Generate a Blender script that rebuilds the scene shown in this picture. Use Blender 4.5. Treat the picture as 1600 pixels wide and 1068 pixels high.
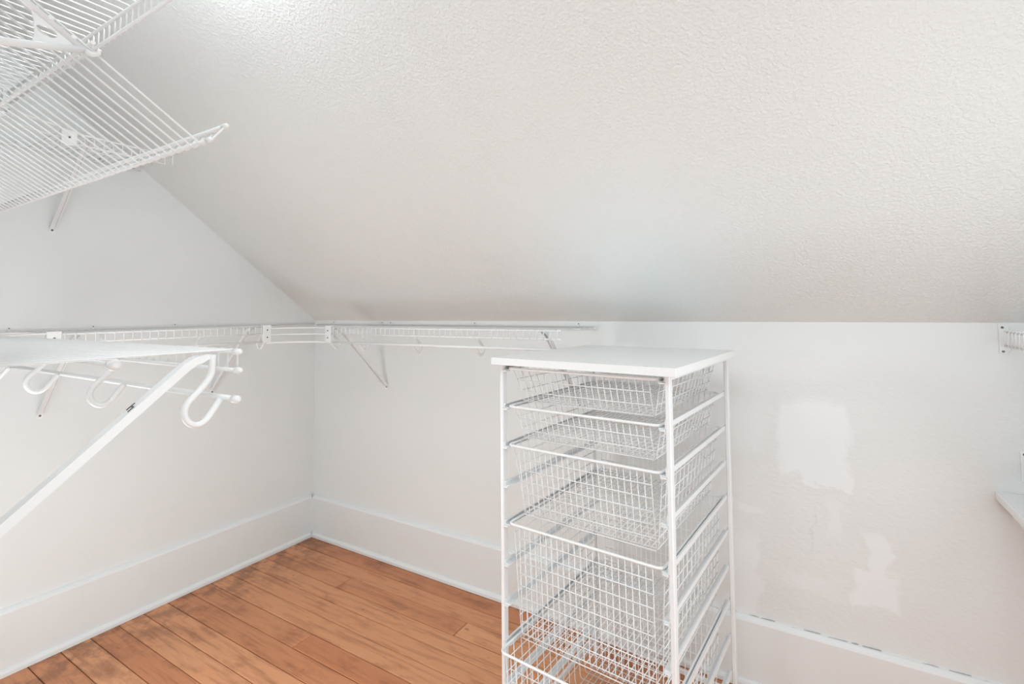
import bpy, math, random
from mathutils import Vector, Matrix
random.seed(7)
for o in list(bpy.data.objects):
    bpy.data.objects.remove(o)
scene = bpy.context.scene
COL = scene.collection
rad = math.radians

# ------------------------------------------------------------------ camera
YAW, PITCH, ROLL = 0.5327, 0.0497, -0.0085
CAM = Vector((2.2834, -1.7149, 1.1687))
FPX, PPX, PPY = 770.47, 811.2, 447.6
fwd = Vector((-math.sin(YAW) * math.cos(PITCH), math.cos(YAW) * math.cos(PITCH), math.sin(PITCH)))
right = Vector((math.cos(YAW), math.sin(YAW), 0))
up = right.cross(fwd)
r2 = right * math.cos(ROLL) + up * math.sin(ROLL)
u2 = up * math.cos(ROLL) - right * math.sin(ROLL)
cd = bpy.data.cameras.new('camera')
cam = bpy.data.objects.new('camera', cd)
COL.objects.link(cam)
m = Matrix((r2, u2, -fwd)).transposed().to_4x4()
m.translation = CAM
cam.matrix_world = m
cd.sensor_fit = 'HORIZONTAL'
cd.sensor_width = 36.0
cd.lens = FPX / 1600.0 * 36.0
cd.shift_x = (800 - PPX) / 1600.0
cd.shift_y = (PPY - 534) / 1600.0
cd.clip_start = 0.01
scene.camera = cam

# ------------------------------------------------------------------ world, lights, exposure
w = bpy.data.worlds.new('world')
scene.world = w
w.use_nodes = True
w.node_tree.nodes['Background'].inputs[0].default_value = (1, 1, 1, 1)
w.node_tree.nodes['Background'].inputs[1].default_value = 0.2


def light(name, kind, loc, energy, color=(1, 1, 1), **kw):
    d = bpy.data.lights.new(name, kind)
    d.energy = energy
    d.color = color
    for k, v in kw.items():
        if k != 'aim':
            setattr(d, k, v)
    o = bpy.data.objects.new(name, d)
    COL.objects.link(o)
    o.location = loc
    if 'aim' in kw:
        o.rotation_euler = (Vector(kw['aim']) - Vector(loc)).to_track_quat('-Z', 'Y').to_euler()
    return o


COOL = (0.895, 0.983, 1.025)
light('closet_ceiling_lamp', 'POINT', (1.20, -1.30, 2.03), 3.1, COOL, shadow_soft_size=0.045)
light('added_hall_fill', 'AREA', (2.2, -2.3, 2.40), 15.0, COOL, shape='RECTANGLE', size=1.3, size_y=1.0, aim=(2.2, -2.3, 0))  # added soft fill over the hall, no known fixture there
light('added_right_fill', 'AREA', (2.985, -1.0, 0.75), 6.1, COOL, shape='RECTANGLE', size=0.86, size_y=1.16, aim=(0, -1.0, 0.75))  # added area fill at the right wall, flattens the light
light('added_low_fill', 'POINT', (0.95, -1.45, 0.48), 10.0, COOL, shadow_soft_size=0.25)  # added low fill, lifts the lower left walls and floor
vs = scene.view_settings
scene.display_settings.display_device = 'sRGB'
vs.view_transform = 'Standard'
vs.look = 'None'
vs.exposure = 0.56
vs.gamma = 1.0
vs.use_curve_mapping = False


# ------------------------------------------------------------------ mesh helpers
class MB:
    def __init__(self):
        self.v, self.f = [], []

    def quad_prism(self, ring_a, ring_b):
        n = len(ring_a)
        b = len(self.v)
        self.v += [tuple(p) for p in ring_a] + [tuple(p) for p in ring_b]
        for i in range(n):
            j = (i + 1) % n
            self.f.append((b + i, b + j, b + n + j, b + n + i))
        self.f.append(tuple(b + i for i in reversed(range(n))))
        self.f.append(tuple(b + n + i for i in range(n)))
        return self

    def box(self, lo, hi):
        (x0, y0, z0), (x1, y1, z1) = lo, hi
        return self.quad_prism([(x0, y0, z0), (x1, y0, z0), (x1, y1, z0), (x0, y1, z0)],
                               [(x0, y0, z1), (x1, y0, z1), (x1, y1, z1), (x0, y1, z1)])

    def bevel_box(self, lo, hi, b):
        (x0, y0, z0), (x1, y1, z1) = lo, hi

        def ring(z, i):
            X0, X1, Y0, Y1 = x0 + i, x1 - i, y0 + i, y1 - i
            return [(X0 + b, Y0, z), (X1 - b, Y0, z), (X1, Y0 + b, z), (X1, Y1 - b, z), (X1 - b, Y1, z), (X0 + b, Y1, z),
                    (X0, Y1 - b, z), (X0, Y0 + b, z)]
        rings = [ring(z0, b), ring(z0 + b, 0), ring(z1 - b, 0), ring(z1, b)]
        return self.loft(rings)

    def loft(self, rings, cap=True):
        n = len(rings[0])
        b = len(self.v)
        for r in rings:
            self.v += [tuple(p) for p in r]
        for k in range(len(rings) - 1):
            for i in range(n):
                j = (i + 1) % n
                a, c = b + k * n, b + (k + 1) * n
                self.f.append((a + i, a + j, c + j, c + i))
        if cap:
            self.f.append(tuple(b + i for i in reversed(range(n))))
            self.f.append(tuple(b + (len(rings) - 1) * n + i for i in range(n)))
        return self

    def tube(self, pts, r, n=8, closed=False):
        P = [Vector(p) for p in pts]
        rs = r if isinstance(r, (list, tuple)) else [r] * len(P)
        N = len(P)
        T = []
        for i in range(N):
            a = P[i - 1] if (i > 0 or closed) else P[i]
            c = P[(i + 1) % N] if (i < N - 1 or closed) else P[i]
            T.append((c - a).normalized())
        ref = Vector((0, 0, 1)) if abs(T[0].z) < 0.9 else Vector((1, 0, 0))
        nrm = (ref - T[0] * ref.dot(T[0])).normalized()
        rings = []
        for i in range(N):
            nrm = (nrm - T[i] * nrm.dot(T[i])).normalized()
            bi = T[i].cross(nrm)
            rings.append([P[i] + (nrm * math.cos(2 * math.pi * k / n) + bi * math.sin(2 * math.pi * k / n)) * rs[i] for k in range(n)])
        if closed:
            rings.append(rings[0])
            return self.loft(rings, cap=False)
        return self.loft(rings)

    def ball(self, c, r, n=10, m_=6, scale=(1, 1, 1)):
        c = Vector(c)
        rings = []
        for k in range(1, m_):
            t = math.pi * k / m_
            rings.append([c + Vector((r * scale[0] * math.sin(t) * math.cos(2 * math.pi * i / n),
                                      r * scale[1] * math.sin(t) * math.sin(2 * math.pi * i / n),
                                      -r * scale[2] * math.cos(t))) for i in range(n)])
        return self.loft(rings)

    def prism(self, outline, axis, a, b):
        """extrude a 2-D outline along axis (0,1,2) from a to b; the outline holds the two other coordinates in order"""
        def put(p, t):
            q = list(p)
            q.insert(axis, t)
            return tuple(q)
        return self.quad_prism([put(p, a) for p in outline], [put(p, b) for p in outline])

    def mesh(self, name, mat, smooth=False):
        me = bpy.data.meshes.new(name)
        me.from_pydata(self.v, [], self.f)
        import bmesh
        bm = bmesh.new()
        bm.from_mesh(me)
        bmesh.ops.recalc_face_normals(bm, faces=bm.faces)
        bm.to_mesh(me)
        bm.free()
        if smooth:
            for p in me.polygons:
                p.use_smooth = len(p.vertices) == 4
        me.materials.append(mat)
        return me


def link(name, data, parent=None, loc=(0, 0, 0)):
    o = bpy.data.objects.new(name, data)
    COL.objects.link(o)
    o.location = loc
    if parent is not None:
        o.parent = parent
    return o


def part(name, mb, mat, parent=None, loc=(0, 0, 0), smooth=False):
    return link(name, mb.mesh(name, mat, smooth), parent, loc)


def thing(name, label, cat, loc=(0, 0, 0), rz=0.0, group=None):
    o = link(name, None, None, loc)
    o.rotation_euler = (0, 0, rz)
    o.empty_display_size = 0.05
    o['label'] = label
    o['category'] = cat
    if cat == 'shelf':
        group = 'white wire shelves round the closet'
    if group:
        o['group'] = group
    return o


def struct(name, mb, mat, parent=None):
    o = part(name, mb, mat, parent)
    if parent is None:
        o['kind'] = 'structure'
    return o


def stuff(o):
    o['kind'] = 'stuff'
    return o


# ------------------------------------------------------------------ materials
def new_mat(name):
    mt = bpy.data.materials.new(name)
    mt.use_nodes = True
    nt = mt.node_tree
    return mt, nt, nt.nodes['Principled BSDF']


def lin(c):
    return tuple(((x / 255) / 12.92 if x / 255 <= 0.04045 else ((x / 255 + 0.055) / 1.055) ** 2.4) for x in c) + (1.0,)


def node(nt, kind, **kw):
    n = nt.nodes.new(kind)
    for k, v in kw.items():
        setattr(n, k, v)
    return n


def mth(nt, op, a, b=None, c=None, clamp=False):
    n = node(nt, 'ShaderNodeMath', operation=op, use_clamp=clamp)
    for i, x in enumerate((a, b, c)):
        if x is None:
            continue
        if isinstance(x, (int, float)):
            n.inputs[i].default_value = x
        else:
            nt.links.new(x, n.inputs[i])
    return n.outputs[0]


def noise(nt, vec, scale, detail=2.0, rough=0.5):
    n = node(nt, 'ShaderNodeTexNoise')
    n.inputs['Scale'].default_value = scale
    n.inputs['Detail'].default_value = detail
    n.inputs['Roughness'].default_value = rough
    nt.links.new(vec, n.inputs['Vector'])
    return n


def mix(nt, fac, a, b):
    n = node(nt, 'ShaderNodeMix', data_type='RGBA')
    for sock, x in ((n.inputs[0], fac), (n.inputs[6], a), (n.inputs[7], b)):
        if isinstance(x, (int, float, tuple)):
            sock.default_value = x
        else:
            nt.links.new(x, sock)
    return n.outputs[2]


def smooth(nt, x, lo, hi):
    n = node(nt, 'ShaderNodeMapRange', interpolation_type='SMOOTHSTEP')
    n.inputs[1].default_value, n.inputs[2].default_value = lo, hi
    nt.links.new(x, n.inputs[0])
    return n.outputs[0]


def pos(nt, scale=None):
    g = node(nt, 'ShaderNodeNewGeometry').outputs['Position']
    if scale:
        mp = node(nt, 'ShaderNodeMapping')
        mp.inputs['Scale'].default_value = scale
        nt.links.new(g, mp.inputs['Vector'])
        return mp.outputs[0]
    return g


def add_bump(nt, bs, h, strength, dist):
    b = node(nt, 'ShaderNodeBump')
    b.inputs['Strength'].default_value = strength
    b.inputs['Distance'].default_value = dist
    nt.links.new(h, b.inputs['Height'])
    nt.links.new(b.outputs[0], bs.inputs['Normal'])
    return b


def plain(name, col, rough=0.4, metallic=0.0, bump=None, var=0.0):
    mt, nt, bs = new_mat(name)
    bs.inputs['Roughness'].default_value = rough
    bs.inputs['Metallic'].default_value = metallic
    g = pos(nt)
    n = noise(nt, g, 7.0, 3.0)
    c2 = tuple(x * (1 - var) for x in col[:3]) + (1,)
    nt.links.new(mix(nt, n.outputs[0], col, c2), bs.inputs['Base Color'])
    if bump:
        nb = noise(nt, g, bump[0], 3.0)
        add_bump(nt, bs, nb.outputs[0], bump[1], bump[2])
    return mt


WHITE = plain('white_coated_wire', (0.88, 0.88, 0.878, 1), 0.32)
FRAME = plain('white_frame_paint', (0.82, 0.823, 0.826, 1), 0.35)
LAMINATE = plain('white_laminate', (0.87, 0.868, 0.86, 1), 0.38, var=0.015)
PLATE = plain('white_plastic', (0.85, 0.85, 0.845, 1), 0.4)
SCREW = plain('dark_screw_metal', (0.16, 0.155, 0.15, 1), 0.4, 0.7)
CHIP = plain('bare_chip', (0.13, 0.12, 0.115, 1), 0.7)
WALLC = (0.822, 0.834, 0.828, 1)
WALL = plain('white_wall_paint', WALLC, 0.55, bump=(9.0, 0.10, 0.02), var=0.03)
TRIM = plain('white_trim_gloss', (0.828, 0.84, 0.834, 1), 0.38, bump=(14.0, 0.08, 0.01), var=0.03)
ADDED_GLASS = plain('added_pane_glass', (0.80, 0.84, 0.86, 1), 0.05)
SUB = plain('dark_subfloor', (0.05, 0.028, 0.016, 1), 0.9)


def ceiling_mat():
    mt, nt, bs = new_mat('stippled_white_ceiling')
    g = pos(nt)
    big = noise(nt, g, 2.2, 2.0)
    nt.links.new(mix(nt, big.outputs[0], (0.832, 0.845, 0.838, 1), (0.81, 0.823, 0.816, 1)), bs.inputs['Base Color'])
    bs.inputs['Roughness'].default_value = 0.6
    n1 = noise(nt, g, 145.0, 3.0, 0.55)
    n2 = noise(nt, g, 260.0, 2.0, 0.5)
    lvl = smooth(nt, n1.outputs[0], 0.38, 0.68)
    h = mth(nt, 'ADD', lvl, mth(nt, 'MULTIPLY', n2.outputs[0], 0.35))
    patchy = smooth(nt, noise(nt, g, 1.7, 2.0).outputs[0], 0.25, 0.6)
    h = mth(nt, 'MULTIPLY', h, mth(nt, 'ADD', mth(nt, 'MULTIPLY', patchy, 0.6), 0.4))
    add_bump(nt, bs, h, 0.42, 0.003)
    return mt


def rear_wall_mat():
    mt, nt, bs = new_mat('patched_plaster_wall')
    g = pos(nt)
    wob = noise(nt, g, 9.0, 4.0, 0.6)
    wob2 = noise(nt, pos(nt, (1, 1, 1.9)), 15.0, 4.0, 0.6)
    s = node(nt, 'ShaderNodeSeparateXYZ')
    nt.links.new(g, s.inputs[0])
    x = mth(nt, 'ADD', s.outputs[0], mth(nt, 'MULTIPLY', mth(nt, 'SUBTRACT', wob.outputs[0], 0.5), 0.13))
    z = mth(nt, 'ADD', s.outputs[2], mth(nt, 'MULTIPLY', mth(nt, 'SUBTRACT', wob2.outputs[0], 0.5), 0.09))

    def patch(x0, x1, z0, z1, amt, soft=0.16):
        dx = mth(nt, 'DIVIDE', mth(nt, 'ABSOLUTE', mth(nt, 'SUBTRACT', x, (x0 + x1) / 2)), (x1 - x0) / 2)
        dz = mth(nt, 'DIVIDE', mth(nt, 'ABSOLUTE', mth(nt, 'SUBTRACT', z, (z0 + z1) / 2)), (z1 - z0) / 2)
        dd = mth(nt, 'MAXIMUM', dx, dz)
        return mth(nt, 'MULTIPLY', smooth(nt, dd, 1.08 + soft * 1.3, 0.95 - soft * 1.2), amt)
    ps = [patch(2.19, 2.36, 0.665, 0.885, 1.0, 0.08), patch(2.25, 2.36, 0.64, 0.72, 1.0, 0.1),
          patch(2.40, 2.445, 0.40, 0.525, 1.0, 0.2), patch(2.355, 2.46, 0.325, 0.42, 1.0, 0.12),
          patch(2.03, 2.115, 0.20, 0.455, 0.8, 0.15), patch(2.06, 2.135, 0.53, 0.555, 0.6, 0.3),
          patch(2.30, 2.34, 0.50, 0.60, 0.5, 0.4), patch(2.05, 2.33, 0.955, 1.02, 0.35, 0.4),
          patch(2.05, 2.14, 0.72, 0.87, 0.35, 0.3), patch(2.18, 2.32, 0.33, 0.38, 0.45, 0.5)]
    tot = ps[0]
    for q in ps[1:]:
        tot = mth(nt, 'MAXIMUM', tot, q)
    aged = mth(nt, 'MULTIPLY', smooth(nt, s.outputs[0], 1.75, 2.0), smooth(nt, mth(nt, 'ADD', s.outputs[2], mth(nt, 'MULTIPLY', wob.outputs[0], 0.08)), 1.10, 0.98))
    big = noise(nt, g, 3.0, 3.0)
    old = mix(nt, big.outputs[0], (0.80, 0.802, 0.795, 1), (0.775, 0.773, 0.763, 1))
    base = mix(nt, aged, WALLC, old)
    col = mix(nt, tot, base, (0.845, 0.855, 0.857, 1))
    # hairline crack in the old plaster
    cx = mth(nt, 'ABSOLUTE', mth(nt, 'SUBTRACT', x, 2.262))
    crack = mth(nt, 'MULTIPLY', smooth(nt, cx, 0.0022, 0.0006), mth(nt, 'MULTIPLY', smooth(nt, s.outputs[2], 0.43, 0.46), smooth(nt, s.outputs[2], 0.58, 0.55)))
    col = mix(nt, mth(nt, 'MULTIPLY', crack, 0.16), col, (0.35, 0.33, 0.31, 1))
    nt.links.new(col, bs.inputs['Base Color'])
    bs.inputs['Roughness'].default_value = 0.6
    r1 = noise(nt, pos(nt, (1, 1, 1.5)), 60.0, 5.0, 0.6)
    r2_ = noise(nt, g, 8.0, 2.0)
    keep = mth(nt, 'SUBTRACT', 1.0, mth(nt, 'MULTIPLY', tot, 0.8))
    h = mth(nt, 'ADD', mth(nt, 'MULTIPLY', mth(nt, 'MULTIPLY', r1.outputs[0], aged), keep), mth(nt, 'MULTIPLY', r2_.outputs[0], 0.8))
    h = mth(nt, 'ADD', h, mth(nt, 'MULTIPLY', tot, 0.15))
    add_bump(nt, bs, h, 0.24, 0.006)
    return mt


def wood_mat():
    mt, nt, bs = new_mat('reddish_pine_planks')
    oi = node(nt, 'ShaderNodeObjectInfo')
    g = pos(nt)
    off = node(nt, 'ShaderNodeCombineXYZ')
    nt.links.new(mth(nt, 'MULTIPLY', oi.outputs['Random'], 37.0), off.inputs[0])
    nt.links.new(mth(nt, 'MULTIPLY', oi.outputs['Random'], 11.0), off.inputs[2])
    va = node(nt, 'ShaderNodeVectorMath', operation='ADD')
    nt.links.new(g, va.inputs[0])
    nt.links.new(off.outputs[0], va.inputs[1])
    mp = node(nt, 'ShaderNodeMapping')
    mp.inputs['Scale'].default_value = (1.6, 26.0, 26.0)
    nt.links.new(va.outputs[0], mp.inputs['Vector'])
    grain = noise(nt, mp.outputs[0], 2.4, 6.0, 0.62)
    mp2 = node(nt, 'ShaderNodeMapping')
    mp2.inputs['Scale'].default_value = (2.6, 7.0, 7.0)
    nt.links.new(va.outputs[0], mp2.inputs['Vector'])
    blot = noise(nt, mp2.outputs[0], 1.9, 4.0, 0.6)
    light_, mid, dark = (0.74, 0.345, 0.172, 1), (0.56, 0.212, 0.094, 1), (0.27, 0.085, 0.032, 1)
    c = mix(nt, oi.outputs['Random'], light_, mid)
    c = mix(nt, mth(nt, 'MULTIPLY', smooth(nt, grain.outputs[0], 0.46, 0.74), 0.55), c, dark)
    c = mix(nt, mth(nt, 'MULTIPLY', smooth(nt, blot.outputs[0], 0.50, 0.74), 0.65), c, dark)
    # old grime along the walls and scattered stains
    s = node(nt, 'ShaderNodeSeparateXYZ')
    nt.links.new(g, s.inputs[0])
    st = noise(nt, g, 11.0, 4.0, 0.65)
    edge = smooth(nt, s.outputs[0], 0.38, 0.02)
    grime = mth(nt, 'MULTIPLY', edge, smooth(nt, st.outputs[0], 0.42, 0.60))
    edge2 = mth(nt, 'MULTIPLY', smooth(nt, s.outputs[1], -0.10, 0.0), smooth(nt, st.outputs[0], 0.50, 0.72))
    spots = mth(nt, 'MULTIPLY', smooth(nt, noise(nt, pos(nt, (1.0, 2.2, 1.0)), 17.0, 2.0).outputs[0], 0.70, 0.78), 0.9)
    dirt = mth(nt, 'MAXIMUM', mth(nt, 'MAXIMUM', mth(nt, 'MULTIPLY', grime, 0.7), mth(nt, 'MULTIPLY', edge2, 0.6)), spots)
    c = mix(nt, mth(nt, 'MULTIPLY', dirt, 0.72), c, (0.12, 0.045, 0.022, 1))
    nt.links.new(c, bs.inputs['Base Color'])
    bs.inputs['Roughness'].default_value = 0.42
    bs.inputs['Specular IOR Level'].default_value = 0.35
    add_bump(nt, bs, grain.outputs[0], 0.12, 0.002)
    return mt


CEIL = ceiling_mat()
REAR = rear_wall_mat()
WOOD = wood_mat()

# ------------------------------------------------------------------ room shell
WX, WY = -0.03, 0.03          # left wall plane x, rear knee-wall plane y
XR = 3.02                     # right wall plane x
YF = -1.625                   # front wall plane y
YB = -3.20                    # hall end wall
HK, SL = 1.128, 0.766         # knee-wall height, ceiling slope
ZC = 2.45
y_top = WY - (ZC - HK) / SL
T = 0.12


def ceil_z(y):
    return HK + SL * (WY - y)


struct('wall_rear', MB().box((WX - T, WY, -0.05), (XR + T, WY + T, HK + 0.05)), REAR)
prof = [(WY + 0.10, -0.05), (WY + 0.10, HK), (WY, HK), (y_top, ZC), (YB - T, ZC), (YB - T, -0.05)]
struct('wall_left', MB().prism(prof, 0, WX - T, WX), WALL)
struct('wall_right', MB().prism(prof, 0, XR, XR + T), WALL)
wf = MB()  # unseen made-up window, added to go with the right-hand fill
wf.box((XR - 0.02, -1.50, 0.10), (XR, -1.43, 1.40)).box((XR - 0.02, -0.57, 0.10), (XR, -0.50, 1.40))
wf.box((XR - 0.02, -1.43, 1.33), (XR, -0.57, 1.40)).box((XR - 0.03, -1.50, 0.08), (XR, -0.50, 0.17))
added_win = struct('added_window_1', wf, TRIM)
part('added_pane', MB().box((XR - 0.006, -1.43, 0.17), (XR - 0.002, -0.57, 1.33)), ADDED_GLASS, added_win)
part('added_sash_bar', MB().box((XR - 0.016, -1.43, 0.735), (XR - 0.006, -0.57, 0.765)), TRIM, added_win)
struct('wall_front', MB().prism([(WX, -0.05), (1.66, -0.05), (1.66, ZC), (WX, ZC)], 1, YF - 0.11, YF), WALL)
struct('wall_back', MB().box((WX - T, YB - T, -0.05), (XR + T, YB, ZC)), WALL)
cs = [(WY + T, HK - SL * T), (y_top, ZC), (YB - T, ZC), (YB - T, ZC + 0.1), (y_top, ZC + 0.1), (WY + T, HK - SL * T + 0.13)]
struct('ceiling', MB().prism(cs, 0, WX - T, XR + T), CEIL)

# floor: dark subfloor with every board a plank of its own
fl = struct('floor', MB().box((WX - T, YB - T, -0.06), (XR + T, WY + T, -0.0195)), SUB)
PW = 0.0834
joints = {0: [2.1], 1: [1.75], 2: [0.501, 1.132, 2.2], 3: [1.9], 4: [1.62, 2.5], 5: [1.45, 2.7], 6: [0.682, 2.05], 7: [1.55], 8: [1.75, 2.6],
          9: [2.0], 10: [1.5], 11: [1.8], 12: [2.3]}
k = -1
while -PW * k > YB:
    y1, y0 = -PW * k, -PW * (k + 1)
    js = joints.get(k, [random.uniform(0.9, 1.4), random.uniform(2.0, 2.6)])
    xs = [WX] + js + [XR]
    for a, b in zip(xs[:-1], xs[1:]):
        zt = random.uniform(-0.0012, 0.0)
        part('plank', MB().bevel_box((a + 0.0012, max(y0, YB) + 0.0012, -0.0195), (b - 0.0012, y1 - 0.0012, zt), 0.0018), WOOD, fl)
    k += 1

# baseboards (tall, with a sloped top edge) and the shoe moulding at their foot
bb = [(0.012, 0.0), (0.012, 0.196), (0.0145, 0.2015), (0.022, 0.208), (0.030, 0.211), (0.030, 0.0)]
sh = [(0.0, 0.0), (0.0, 0.012), (0.003, 0.018), (0.008, 0.0215), (0.012, 0.022), (0.012, 0.0)]
base_rear = struct('baseboard_rear', MB().prism(bb, 0, -0.012, XR), TRIM)
struct('baseboard_left', MB().prism([(-a, z) for a, z in bb], 1, YF, 0.012), TRIM)
# prism along y holds (x, z)
struct('trim_1', MB().prism(sh, 0, 0.0, XR), TRIM)
struct('trim_2', MB().prism([(-a, z) for a, z in sh], 1, YF, 0.0), TRIM)
# broken caulk line along the top of the rear baseboard
gap = MB()
x = 2.03
while x < 2.75:
    L = random.uniform(0.012, 0.05)
    zz = 0.2095 + random.uniform(-0.0012, 0.0012)
    hh = random.uniform(0.0003, 0.0011)
    gap.prism([(x, zz), (x + L * 0.4, zz - hh * 0.6), (x + L, zz + 0.0006), (x + L * 0.6, zz + hh)], 1, 0.0255, 0.0295)
    x += L + random.uniform(0.004, 0.04)
stuff(part('caulk_gap', gap, plain('caulk_gap_shadow', (0.46, 0.445, 0.43, 1), 0.9), base_rear))['label'] = 'dark broken gap in the caulk'


# ------------------------------------------------------------------ wire shelves (local: x along the wall, y out of the wall, z = 0 at shelf top)
def screw(parent, c, axis_y=1.0, r=0.0035, ax=1):
    mb = MB()
    pts0, pts1 = list(c), list(c)
    pts1[ax] += 0.0025 * axis_y
    mb.tube([pts0, pts1], [r, r * 0.75], 8)
    return part('screw', mb, SCREW, parent)


def arc(c, r, a0, a1, n, fn):
    return [fn(c[0] + r * math.cos(a0 + (a1 - a0) * i / n), c[1] + r * math.sin(a0 + (a1 - a0) * i / n)) for i in range(n + 1)]


def hook_pts(x, D, lip, rz):
    """J-shaped rod hook: hangs from the lip, swings back to the wall and comes forward again under the rod"""
    q = [(D - 0.018, -0.004), (D - 0.0185, -0.020), (D - 0.0195, -0.031), (D - 0.024, -0.040), (D - 0.033, -0.051), (D - 0.046, -0.064),
         (D - 0.0525, -0.0725), (D - 0.0545, -0.083), (D - 0.051, -0.093), (D - 0.043, -0.1005), (D - 0.033, -0.1015), (D - 0.0245, -0.096),
         (D - 0.0175, -0.087), (D - 0.011, -0.0775), (D - 0.0055, -0.070)]
    k_ = (-rz) / 0.0687
    out = []
    for i in range(len(q) - 1):
        p0, p1, p2, p3 = q[max(i - 1, 0)], q[i], q[i + 1], q[min(i + 2, len(q) - 1)]
        for t in (0.0, 0.5):
            out.append(tuple(0.5 * (2 * p1[c] + (p2[c] - p0[c]) * t + (2 * p0[c] - 5 * p1[c] + 4 * p2[c] - p3[c]) * t * t
                                    + (3 * p1[c] - p0[c] - 3 * p2[c] + p3[c]) * t ** 3) for c in (0, 1)))
    out.append(q[-1])
    return [(x, a, b * k_) for a, b in out]


def brace(parent, x, D, drop, wall=0.0, width=0.016, mat=None, chip=False):
    """steel shelf support: folded channel from the front rail down to a screwed foot on the wall"""
    mat = mat or WHITE
    mb = MB()
    h = width / 2
    path = [(D - 0.018, -0.0035), (D - 0.034, -0.004), (D - 0.044, -0.0068), (D - 0.0555, -0.0145), (wall + 0.010, -drop + 0.016), (wall + 0.003, -drop + 0.004)]
    nrm = []
    for i in range(len(path)):
        a = Vector(path[max(i - 1, 0)])
        b = Vector(path[min(i + 1, len(path) - 1)])
        t = (b - a).normalized()
        nrm.append(Vector((-t.y, t.x)))
    # U-channel profile: flat top web with two flanges hanging below it
    prof_ = [(-h, 0.0), (h, 0.0), (h, 0.011), (h - 0.0022, 0.011), (h - 0.0022, 0.0018), (-h + 0.0022, 0.0018), (-h + 0.0022, 0.011), (-h, 0.011)]
    rings = []
    for i, p in enumerate(path):
        k_ = 0.35 if i == 0 else (0.5 if i == len(path) - 1 else 1.0)
        rings.append([(x + a, p[0] + nrm[i].x * b * k_, p[1] + nrm[i].y * b * k_) for a, b in prof_])
    mb.loft(rings)
    o = part('brace', mb, mat, parent)
    ft = MB().prism([(x - h - 0.001, -drop + 0.010), (x + h + 0.001, -drop + 0.010), (x + h, -drop - 0.014), (x - h, -drop - 0.014)], 1, wall, wall + 0.003)
    f = part('foot_plate', ft, mat, o)
    sc = MB().tube([(x, wall + 0.003, -drop - 0.003), (x, wall + 0.0055, -drop - 0.003)], [0.0038, 0.0028], 8)
    part('screw', sc, SCREW, o)['label'] = 'dark screw head'
    if chip:
        ch = MB()
        t0 = 0.205
        a, b = Vector(path[3]), Vector(path[4])
        n_ = nrm[4]
        for (s0, s1, w0, w1) in ((0.0, 0.012, -0.006, -0.0045), (0.005, 0.0065, -0.006, 0.003), (0.0065, 0.014, 0.0015, 0.003)):
            dirv = (b - a).normalized()
            p0 = a.lerp(b, t0) + dirv * s0
            p1 = a.lerp(b, t0) + dirv * s1
            e = -n_ * 0.0009
            ch.quad_prism([(x + w0, p0.x, p0.y), (x + w1, p0.x, p0.y), (x + w1, p1.x, p1.y), (x + w0, p1.x, p1.y)],
                          [(x + w0, p0.x + e.x, p0.y + e.y), (x + w1, p0.x + e.x, p0.y + e.y), (x + w1, p1.x + e.x, p1.y + e.y), (x + w0, p1.x + e.x, p1.y + e.y)])
        part('paint_chip', ch, CHIP, o)['label'] = 'dark chip in the white paint'
    return o


def wall_clip(parent, x):
    mb = MB().bevel_box((x - 0.005, 0.0, -0.004), (x + 0.005, 0.012, 0.006), 0.0015)
    mb.box((x - 0.0035, 0.0, 0.004), (x + 0.0035, 0.004, 0.017))
    c = part('wall_clip', mb, PLATE, parent)
    part('nail', MB().tube([(x, 0.003, 0.015), (x, 0.0065, 0.015)], 0.002, 6), SCREW, c)
    return c


def plate(parent, x, D, z0, z1, wdt, screws, nudge=0.006):
    mb = MB().bevel_box((x - wdt / 2, D + 0.001, z0), (x + wdt / 2, D + nudge, z1), 0.0018)
    mb.box((x - wdt / 2, D - 0.010, z0), (x - wdt / 2 + 0.0025, D + 0.002, z1))
    mb.box((x + wdt / 2 - 0.0025, D - 0.010, z0), (x + wdt / 2, D + 0.002, z1))
    o = part('connector_plate', mb, PLATE, parent)
    for z in screws:
        part('screw', MB().tube([(x, D + nudge, z), (x, D + nudge + 0.0022, z)], [0.0032, 0.0024], 8), SCREW, o)
    return o


def rail(parent, name, x0, x1, y, z, r=0.0031, caps=(False, False), capr=None):
    o = part(name, MB().tube([(x0, y, z), (x1, y, z)], r, 10), WHITE, parent, smooth=True)
    for c, xx, s in ((caps[0], x0, -1), (caps[1], x1, 1)):
        if c:
            cr = capr or r * 1.55
            part('end_cap', MB().tube([(xx - s * 0.011, y, z), (xx - s * 0.002, y, z), (xx + s * 0.002, y, z), (xx + s * 0.0035, y, z)],
                                      [cr * 0.92, cr, cr * 0.8, cr * 0.35], 10), PLATE, o, smooth=True)
    return o


def deck(parent, x0, x1, D, lip, singly, step=0.0254, y0=0.004, r=0.00155, depth=None):
    """one cross wire every inch, bent down over the front rail"""
    n = int(round((x1 - x0) / step))

    def wire(mb, x, d):
        pts = [(x, y0, 0.0035), (x, d - 0.004, 0.0035), (x, d + 0.0022, 0.0022), (x, d + 0.0040, -0.003), (x, d + 0.0040, -lip - 0.0035)]
        mb.tube(pts, r, 6)
    if singly:
        mb = MB()
        wire(mb, 0.0, D)
        me = mb.mesh('deck_wire', WHITE, True)
        for i in range(n + 1):
            link('deck_wire', me, parent, (x0 + i * step, 0, 0))
    else:
        mb = MB()
        for i in range(n + 1):
            wire(mb, x0 + i * step, D)
        stuff(part('deck_wires', mb, WHITE, parent, smooth=True))


def hook(parent, x, D, lip, rz):
    return part('rod_hook', MB().tube(hook_pts(x, D, lip, rz), 0.0047, 10), WHITE, parent, smooth=True)


LOW = 'low shelf-and-rod wire shelving'
D0, LIP, RODZ = 0.318, 0.027, -0.0615

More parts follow.
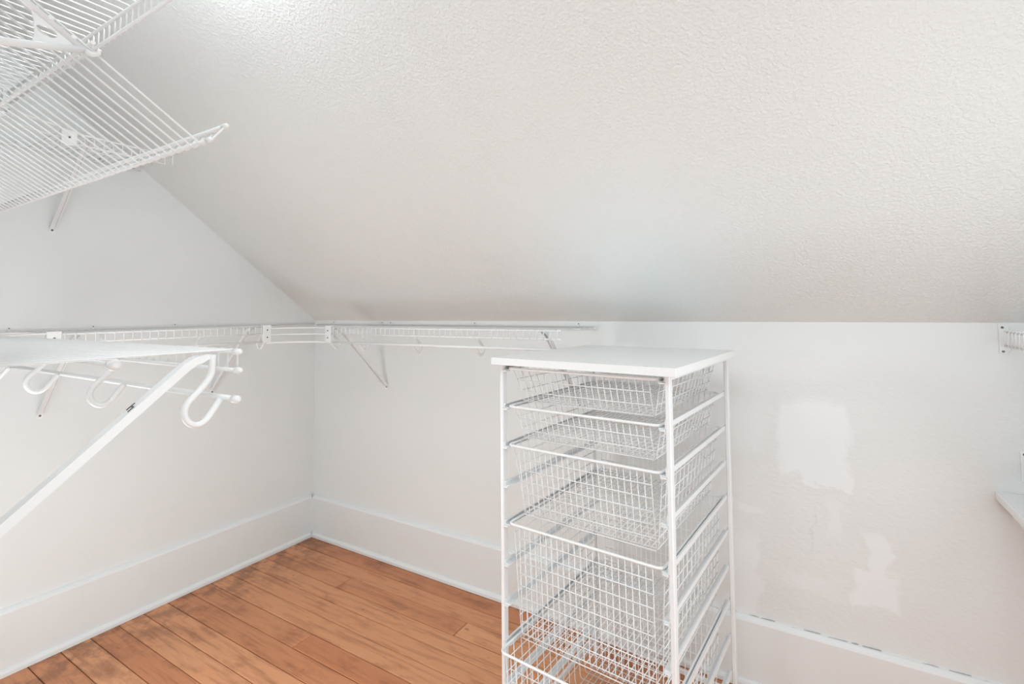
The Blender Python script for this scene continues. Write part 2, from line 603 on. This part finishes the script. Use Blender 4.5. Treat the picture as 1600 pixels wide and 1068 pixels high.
# --- shelf along the rear knee wall (local x = -X)
ZK = 1.104
ks = thing('wire_shelf', 'white wire shelf with hanging rod running along the rear knee wall behind the drawer tower', 'shelf', (0, WY, ZK), math.pi)
XE = 1.593
XC, YC = 0.483, 0.449          # where the corner connectors sit: X on the rear run, -Y on the left run
for nm, y, z in (('front_rail', D0, 0.0), ('lip_rail', D0 + 0.001, -LIP)):
    rail(ks, nm, -XE, -XC, y, z, caps=(True, False))
rail(ks, 'hanging_rod', -XE, -XC, D0, RODZ, 0.0046, (True, False))
rail(ks, 'back_rail', -XE, -0.0, 0.012, 0.0, caps=(True, False))
rail(ks, 'middle_rail', -XE, -XC, D0 * 0.5, 0.0)
deck(ks, -XE + 0.008, -XC, D0, LIP, False)
for X in (0.575, 0.665, 0.961, 1.258, 1.545)[1:]:
    hook(ks, -X, D0, LIP, RODZ)
hook(ks, -XC - 0.008, D0, LIP, RODZ)
for X in (0.508, 1.520):
    brace(ks, -X, D0, 0.291)
for X in (0.127, 0.478, 0.535, 1.032, 1.519):
    wall_clip(ks, -X)
plate(ks, -XC, D0, -0.066, 0.010, 0.036, (-0.012, -0.043))


def corner(parent, fn, z, r):
    pts = []
    for i in range(13):
        t = math.pi / 2 * i / 12
        pts.append(fn(t, z))
    part('corner_rail', MB().tube(pts, r, 8), WHITE, parent, smooth=True)


for z, r in ((0.0, 0.0031), (-LIP, 0.0031), (RODZ, 0.0046)):
    # world arc between the two runs, written in the rear shelf's own frame
    corner(ks, lambda t, z_: (-(XC - (XC - 0.288) * math.cos(t)), WY - (-YC + (YC - 0.288) * math.sin(t)), z_), z, r)

# --- shelf along the left wall (local x = -Y)
ZL = 1.110
ls = thing('wire_shelf', 'white wire shelf with hanging rod along the left wall, far below the upper one', 'shelf', (WX, 0, ZL), -math.pi / 2)
YE = 1.135
for nm, y, z in (('front_rail', D0, 0.0), ('lip_rail', D0 + 0.001, -LIP)):
    rail(ls, nm, YC, YE, y, z)
rail(ls, 'hanging_rod', YC, YE, D0, RODZ, 0.0046)
rail(ls, 'back_rail', -0.015, 1.59, 0.012, 0.0)
rail(ls, 'middle_rail', YC, YE, D0 * 0.5, 0.0)
deck(ls, YC, YE, D0, LIP, False)
for y in (0.705, 1.010):
    hook(ls, y, D0, LIP, RODZ)
hook(ls, YC + 0.006, D0, LIP, RODZ)
for y in (0.500, 1.0715):
    brace(ls, y, D0, 0.286)
for y in (0.658, 0.933, 1.158):
    wall_clip(ls, y)
plate(ls, YC, D0, -0.066, 0.010, 0.036, (-0.012, -0.043))
plate(ls, YE, D0, -0.066, 0.010, 0.036, (-0.012, -0.043))

# --- near low shelf on the front wall, seen edge-on at the left of the picture (local x = X)
ZN = 1.113
YN = -1.300 - YF
ns = thing('wire_shelf', 'big wire shelf seen edge-on nearby, with curved rod hooks and a slanted brace', 'shelf', (0, YF, ZN))
XN = 1.565
RN = -0.0687
XJ = 0.462
rail(ns, 'front_rail', XJ, XN, YN, 0.0, caps=(False, True))
rail(ns, 'lip_rail', XJ, XN, YN + 0.001, -LIP, caps=(False, True))
rail(ns, 'hanging_rod', XJ, XN - 0.003, YN, RN, 0.0046, (False, True), 0.0062)
rail(ns, 'back_rail', 0.0, XN, 0.012, 0.0, caps=(False, True))
rail(ns, 'middle_rail', XJ, XN - 0.02, YN - 0.142, -0.0062, caps=(False, True), capr=0.0078)
n_wires = 43
deck(ns, XN - 0.012 - 0.0254 * n_wires, XN - 0.012, YN, LIP, True)
for X in (1.528, 1.213, 0.905, 0.60):
    hook(ns, X, YN, LIP, RN)
brace(ns, 1.522, YN, 0.254, width=0.0155, chip=True)
brace(ns, 0.75, YN, 0.270)
plate(ns, XJ, YN, -0.074, 0.010, 0.036, (-0.012, -0.043))
for z, r in ((0.0, 0.0031), (-LIP, 0.0031), (RN, 0.0046)):
    corner(ns, lambda t, z_: (XJ - (XJ - 0.288) * math.cos(t), YN - (YN - (-1.135 - YF)) * (1 - math.sin(t)) , z_), z, r)
for X in (0.35, 0.85, 1.35):
    wall_clip(ns, X)

# --- upper shelf on the front wall (above the tilted one)
ZU, LIPU = 1.757, 0.034
us = thing('wire_shelf', 'flat white wire shelf highest at the upper left, its lip rising to the top edge', 'shelf', (0, YF, ZU))
XU = 1.62
rail(us, 'front_rail', 0.462, XU, YN, 0.0, caps=(False, True))
rail(us, 'lip_rail', 0.462, XU, YN + 0.001, -LIPU, caps=(False, True))
rail(us, 'back_rail', 0.0, XU, 0.012, 0.0, caps=(False, True))
rail(us, 'middle_rail', 0.462, XU, YN - 0.142, -0.0035)
deck(us, XU - 0.012 - 0.0254 * 45, XU - 0.012, YN, LIPU, True)
plate(us, 0.462, YN, -0.044, 0.012, 0.036, (-0.016,))
brace(us, 0.25, 0.30, 0.270)
for z, r in ((0.0, 0.0031), (-LIPU, 0.0031)):
    corner(us, lambda t, z_: (0.462 - (0.462 - 0.288) * math.cos(t), YN - (YN - (-1.135 - YF)) * (1 - math.sin(t)), z_), z, r)
for X in (0.35, 0.85, 1.35):
    wall_clip(us, X)

# --- upper shelf on the left wall
ZUL = 1.745
ul = thing('wire_shelf', 'white wire shelf high on the left gable wall, glimpsed through the tilted wires', 'shelf', (WX, 0, ZUL), -math.pi / 2)
rail(ul, 'front_rail', 0.825, 1.135, D0, 0.0)
rail(ul, 'lip_rail', 0.815, 1.135, D0 + 0.001, -LIPU)
rail(ul, 'back_rail', 0.80, 1.59, 0.012, 0.0)
rail(ul, 'middle_rail', 0.82, 1.135, D0 * 0.5, -0.0035)
deck(ul, 0.825, 1.135, D0, LIPU, False)
plate(ul, 1.117, D0, -0.044, 0.006, 0.040, (-0.018,))
brace(ul, 1.0585, D0, 0.272)
for y in (0.93, 1.158):
    wall_clip(ul, y)

# --- tilted shoe shelf: slopes down to the front and has its lip turned up
ts = thing('tilted_wire_shelf', 'white wire shoe shelf slanting down to an upturned front lip at upper left', 'shelf', (0, YF, 1.437))
TA = rad(31.8)
ca, sa = math.cos(TA), math.sin(TA)
YT = -1.3089 - YF              # bead rail


def tl(s, n_):
    """s back along the slope from the bead rail, n_ up square to the slope -> (y, z)"""
    return (YT - s * ca + n_ * sa, s * sa + n_ * ca)


def trail(name, x0, x1, s, n_, r, caps=(False, False), capr=None):
    y, z = tl(s, n_)
    return rail(ts, name, x0, x1, y, z, r, caps, capr)


XT = 1.487
trail('bead_rail', 0.08, XT, 0.0, 0.0035, 0.0034, (True, True), 0.0044)
trail('lip_rail', 0.08, XT + 0.018, 0.0, 0.0300, 0.0034, (True, True), 0.0042)
trail('middle_rail', 0.08, XT - 0.012, 0.17, 0.0035, 0.0028)
trail('back_rail', 0.08, XT - 0.012, 0.312, 0.0035, 0.0031, (True, True))
mb = MB()
pts = [tl(0.318, 0.0), tl(0.004, 0.0), tl(-0.003, 0.0015), tl(-0.0045, 0.006), tl(-0.0042, 0.0315)]
mb.tube([(0, a, b) for a, b in pts], 0.0016, 6)
me = mb.mesh('deck_wire', WHITE, True)
for i in range(54):
    link('deck_wire', me, ts, (1.4615 - 0.0254 * i, 0, 0))
mb = MB()
mb.tube([(XT, *tl(-0.001, 0.001)), (XT + 0.014, *tl(-0.0005, 0.0295))], 0.0017, 6)
part('end_wire', mb, WHITE, ts)


def shoe_bracket(X):
    g = MB()
    nose, a1, a2 = (0.172, -0.0065), (0.33, -0.0065), (0.268, -0.148)
    A, B, C_ = tl(*nose), tl(*a1), None
    wy = 0.004
    slope = (1.4947 - 1.5226) / (-1.5345 + 1.4502)
    C_ = (wy, A[1] - slope * (A[0] - wy))
    arm = MB().tube([(X, *A), (X, *B), (X, wy, B[1] + (B[0] - wy) * math.tan(TA))], 0.0045, 10)
    o = part('bracket', arm, WHITE, ts, smooth=True)
    part('brace_arm', MB().tube([(X, A[0] + 0.004, A[1]), (X, *C_)], 0.0048, 10), WHITE, o, smooth=True)
    # gusset plate between the arms, with an oval hole
    G1 = Vector(tl(0.2345, -0.0065))
    G2 = Vector((-1.5079 - YF, A[1] - slope * (A[0] + 1.5079 + YF)))
    An = Vector(A)
    outer = [An, G1, G1.lerp(G2, 0.25) + Vector((0.004, 0)), G1.lerp(G2, 0.75) + Vector((0.004, 0)), G2]
    N = 20
    cen = (An + G1 + G2) / 3 + Vector((-0.001, 0.0005))

    def hit(d):
        best = None
        for i in range(len(outer)):
            p, q = outer[i], outer[(i + 1) % len(outer)]
            e = q - p
            den = d.x * e.y - d.y * e.x
            if abs(den) < 1e-9:
                continue
            t = ((p.x - cen.x) * e.y - (p.y - cen.y) * e.x) / den
            u_ = ((p.x - cen.x) * d.y - (p.y - cen.y) * d.x) / den
            if t > 0 and -1e-6 <= u_ <= 1 + 1e-6 and (best is None or t < best):
                best = t
        return cen + d * best
    ring_o, ring_i = [], []
    ang0 = math.atan2(cen.y - A[1], cen.x - A[0])
    for i in range(N):
        th = 2 * math.pi * i / N
        d = Vector((math.cos(th), math.sin(th)))
        ring_o.append(hit(d))
        c2, s2 = math.cos(th - ang0), math.sin(th - ang0)
        rr = 1 / math.sqrt((c2 / 0.0105) ** 2 + (s2 / 0.0062) ** 2)
        ring_i.append(cen + d * rr)
    h = 0.0011
    g.loft([[(X - h, *p) for p in ring_i], [(X - h, *p) for p in ring_o], [(X + h, *p) for p in ring_o], [(X + h, *p) for p in ring_i], [(X - h, *p) for p in ring_i]], cap=False)
    part('gusset', g, WHITE, o)
    cl = MB().tube([(X + 0.001, *tl(0.168, -0.0065)), (X + 0.003, *tl(0.161, -0.0045)), (X + 0.006, *tl(0.158, 0.001)), (X + 0.009, *tl(0.160, 0.005))], [0.0042, 0.0038, 0.0032, 0.0022], 8)
    part('nose_clip', cl, WHITE, o, smooth=True)
    th_ = MB()
    for s in (0.185, 0.212, 0.240, 0.268):
        y, z = tl(s, -0.0035)
        th_.ball((X + 0.001, y, z), 0.0042, 8, 5)
    part('tooth_strip', th_, WHITE, o)
    part('wall_plate', MB().box((X - 0.008, 0.0, C_[1] - 0.02), (X + 0.008, 0.004, B[1] + (B[0] - wy) * math.tan(TA) + 0.02)), WHITE, o)


shoe_bracket(1.460)
shoe_bracket(1.068)
shoe_bracket(0.55)

# --- two shelves on the right wall whose front edges just enter the frame (local x = Y)


def right_shelf(label, ztop, DR):
    lipr = 0.036
    t = thing('wire_shelf', label, 'shelf', (XR, 0, ztop), math.pi / 2)
    y1 = WY - 0.004
    rail(t, 'front_rail', -0.40, y1, DR, 0.0)
    rail(t, 'lip_rail', -0.40, y1, DR + 0.001, -lipr)
    rail(t, 'back_rail', -0.40, y1, 0.012, 0.0)
    rail(t, 'middle_rail', -0.40, y1, DR * 0.5, -0.0035)
    deck(t, y1 - 0.012 - 0.0254 * 15, y1 - 0.012, DR, lipr, True)
    mb = MB().bevel_box((WY - 0.0045, DR - 0.008, -lipr - 0.013), (WY, DR + 0.013, 0.014), 0.001)
    mb.box((WY - 0.0035, DR - 0.004, 0.010), (WY, DR + 0.014, 0.020))
    mb.box((WY - 0.0035, DR - 0.004, -lipr - 0.020), (WY, DR + 0.014, -lipr - 0.010))
    e = part('end_bracket', mb, PLATE, t)
    for z in (0.012, -lipr - 0.014):
        part('screw', MB().tube([(WY - 0.003, DR + 0.006, z), (WY - 0.0065, DR + 0.006, z)], [0.0034, 0.0025], 8), SCREW, e)
    brace(t, -0.36, DR, 0.27)
    return t


right_shelf('white wire shelf end at the right edge, screwed up under the sloped ceiling', 1.104, XR - 2.716)
right_shelf('lower wire shelf end at the right edge, just above a white board', 0.783, XR - 2.744)
bd = thing('shelf_board', 'plain white board corner jutting in at the right edge of the patched wall', 'board', (2.679, 0, 0.694))
part('board', MB().bevel_box((0.0, -0.43, -0.020), (XR - 2.679, WY, 0.0), 0.0012), LAMINATE, bd)
part('cleat', MB().box((0.03, -0.43, -0.060), (0.05, WY - 0.004, -0.020)), LAMINATE, bd)
part('cleat', MB().box((XR - 2.679 - 0.02, -0.43, -0.060), (XR - 2.679, WY - 0.004, -0.020)), LAMINATE, bd)

# ------------------------------------------------------------------ drawer tower
UX, UY, UA = 1.5822, -0.6068, -0.0871
tw = thing('drawer_tower', 'tall white metal frame of sliding wire mesh drawers standing on the wood floor', 'drawer unit', (UX, UY, 0), UA)
ZT = 1.0295
PXs = ((-0.0157, -0.0045), (0.4294, 0.4406))
PYs = ((0.0, 0.0185), (0.5115, 0.530))
for px in PXs:
    for py in PYs:
        mb = MB().bevel_box((px[0], py[0], 0.004), (px[1], py[1], ZT), 0.002)
        o = part('post', mb, FRAME, tw)
        part('foot_cap', MB().bevel_box((px[0] - 0.001, py[0] - 0.001, 0.0), (px[1] + 0.001, py[1] + 0.001, 0.012), 0.0015), PLATE, o)
# top and bottom side bars, rear cross bars
for px in PXs:
    xm = (px[0] + px[1]) / 2
    for z0, z1 in ((ZT - 0.011, ZT - 0.001), (0.055, 0.067)):
        part('side_bar', MB().box((xm - 0.0045, 0.018, z0), (xm + 0.0045, 0.512, z1)), FRAME, tw)
for z0, z1 in ((ZT - 0.013, ZT - 0.002), (0.055, 0.067)):
    part('cross_bar', MB().box((-0.005, 0.517, z0), (0.430, 0.526, z1)), FRAME, tw)
# runners: ten levels, left and right
RW = 0.0165
for s, x0 in ((1, -0.0045), (-1, 0.4294)):
    mb = MB()
    pr = [(x0, 0.0055), (x0 + s * 0.0045, 0.0055), (x0 + s * 0.0045, 0.0035), (x0 + s * 0.0022, 0.0035), (x0 + s * 0.0022, -0.0040),
          (x0 + s * RW, -0.0040), (x0 + s * RW, -0.0062), (x0, -0.0062)]
    mb.prism(pr, 1, 0.004, 0.526)
    if s < 0:        # flared front tab that stops the drawer
        mb.prism([(0.002, -0.006), (0.020, -0.006), (0.020, 0.0055), (0.006, 0.016), (0.002, 0.010)], 0, min(x0, x0 + s * 0.0022), max(x0, x0 + s * 0.0022))
    mb.prism([(x0, -0.0062), (x0 + s * 0.014, -0.0062), (x0 + s * 0.012, -0.0095), (x0, -0.0095)], 1, -0.002, 0.014)
    me = mb.mesh('runner', FRAME)
    for i in range(10):
        link('runner', me, tw, (0, 0, 1.02 - 0.1 * i))

MX0, MX1 = 0.008, 0.4165      # rim, outer
BY0, BY1 = 0.004, 0.505


def drawer(z, depth, dy=0.0):
    """one sliding basket: thick rim, then five walls of fine wire"""
    pts = []
    R = 0.016
    for cx, cy, a0 in ((MX1 - R, BY0 + R, -90), (MX1 - R, BY1 - R, 0), (MX0 + R, BY1 - R, 90), (MX0 + R, BY0 + R, 180)):
        for i in range(5):
            t = rad(a0 + 90 * i / 4)
            pts.append((cx + R * math.cos(t), cy + R * math.sin(t), 0.0))
    d = part('drawer', MB().tube(pts, 0.0034, 8, closed=True), WHITE, tw, (0, dy, z), smooth=True)
    lean_y, lean_x = (0.012, 0.013) if depth > 0.2 else (0.026, 0.021)
    fx0, n_f, st = 0.0402, 23, 0.016
    xs = [fx0 + st * i for i in range(n_f)]
    n_s, ss = 15, 0.0335
    ys = [0.0205 + ss * i for i in range(n_s)]
    r = 0.00115
    zb = -depth

    def F(f):                                   # front wall y at depth fraction f
        return BY0 + 0.002 + lean_y * f

    def B(f):
        return BY1 - 0.002 - lean_y * f

    def SX(f, side):
        return (MX0 + 0.004 + lean_x * f) if side < 0 else (MX1 - 0.004 - lean_x * f)

    def YY(y, f):
        k_ = (y - BY0) / (BY1 - BY0)
        return F(f) + (B(f) - F(f)) * k_
    lev = [0.03 * (i + 1) for i in range(int((depth - 0.008) / 0.03))]
    front, back, bottom = MB(), MB(), MB()
    for x_ in xs:
        front.tube([(x_, F(0), 0.0), (x_, F(0.96), zb * 0.96), (x_, F(1) + 0.004, zb)], r, 5)
        back.tube([(x_, B(0), 0.0), (x_, B(0.96), zb * 0.96), (x_, B(1) - 0.004, zb)], r, 5)
        bottom.tube([(x_, F(1) + 0.003, zb), (x_, B(1) - 0.003, zb)], r, 5)
    for h in lev + [depth]:
        f = h / depth
        front.tube([(xs[0], F(f) - 0.002, -h), (xs[-1], F(f) - 0.002, -h)], r * 1.1, 5)
        back.tube([(xs[0], B(f) + 0.002, -h), (xs[-1], B(f) + 0.002, -h)], r * 1.1, 5)
    sides = {}
    for sd in (-1, 1):
        mb = MB()
        for y_ in ys:
            mb.tube([(SX(0, sd), YY(y_, 0), 0.0), (SX(0.97, sd), YY(y_, 0.97), zb * 0.97), (SX(1, sd) - sd * 0.004, YY(y_, 1), zb - 0.002)], r, 5)
        for h in lev:
            f = h / depth
            mb.tube([(SX(f, sd) + sd * 0.002, YY(ys[0], f), -h), (SX(f, sd) + sd * 0.002, YY(ys[-1], f), -h)], r * 1.1, 5)
        sides[sd] = mb
    for y_ in ys:
        bottom.tube([(SX(1, -1) + 0.003, YY(y_, 1), zb - 0.002), (SX(1, 1) - 0.003, YY(y_, 1), zb - 0.002)], r, 5)
    for nm, mb in (('front_wires', front), ('rear_wires', back), ('side_wires', sides[-1]), ('side_wires', sides[1]), ('bottom_wires', bottom)):
        stuff(part(nm, mb, WHITE, d, smooth=True))
    return d


drawer(1.0185, 0.085)
drawer(0.920, 0.082)
drawer(0.820, 0.178)
drawer(0.620, 0.282)
drawer(0.320, 0.275, -0.040)

tb = thing('top_board', 'white laminate board with chipped front edge lying on the drawer tower', 'board', (UX, UY, ZT), UA)
mb = MB().bevel_box((-0.0255, -0.024, 0.0), (0.462, 0.520, 0.0185), 0.0008)
part('board', mb, LAMINATE, tb)
ch = MB()
for (cx, cy, rx, ry) in ((0.418, 0.010, 0.0028, 0.0018), (0.392, -0.012, 0.004, 0.0014), (0.400, -0.019, 0.002, 0.001)):
    ch.quad_prism([(cx + rx * math.cos(t), cy + ry * math.sin(t), 0.0183) for t in [2 * math.pi * i / 8 for i in range(8)]],
                  [(cx + rx * math.cos(t), cy + ry * math.sin(t), 0.0187) for t in [2 * math.pi * i / 8 for i in range(8)]])
stuff(part('chips', ch, plain('laminate_chip', (0.42, 0.40, 0.37, 1), 0.8), tb))['label'] = 'small grey chips in the laminate'
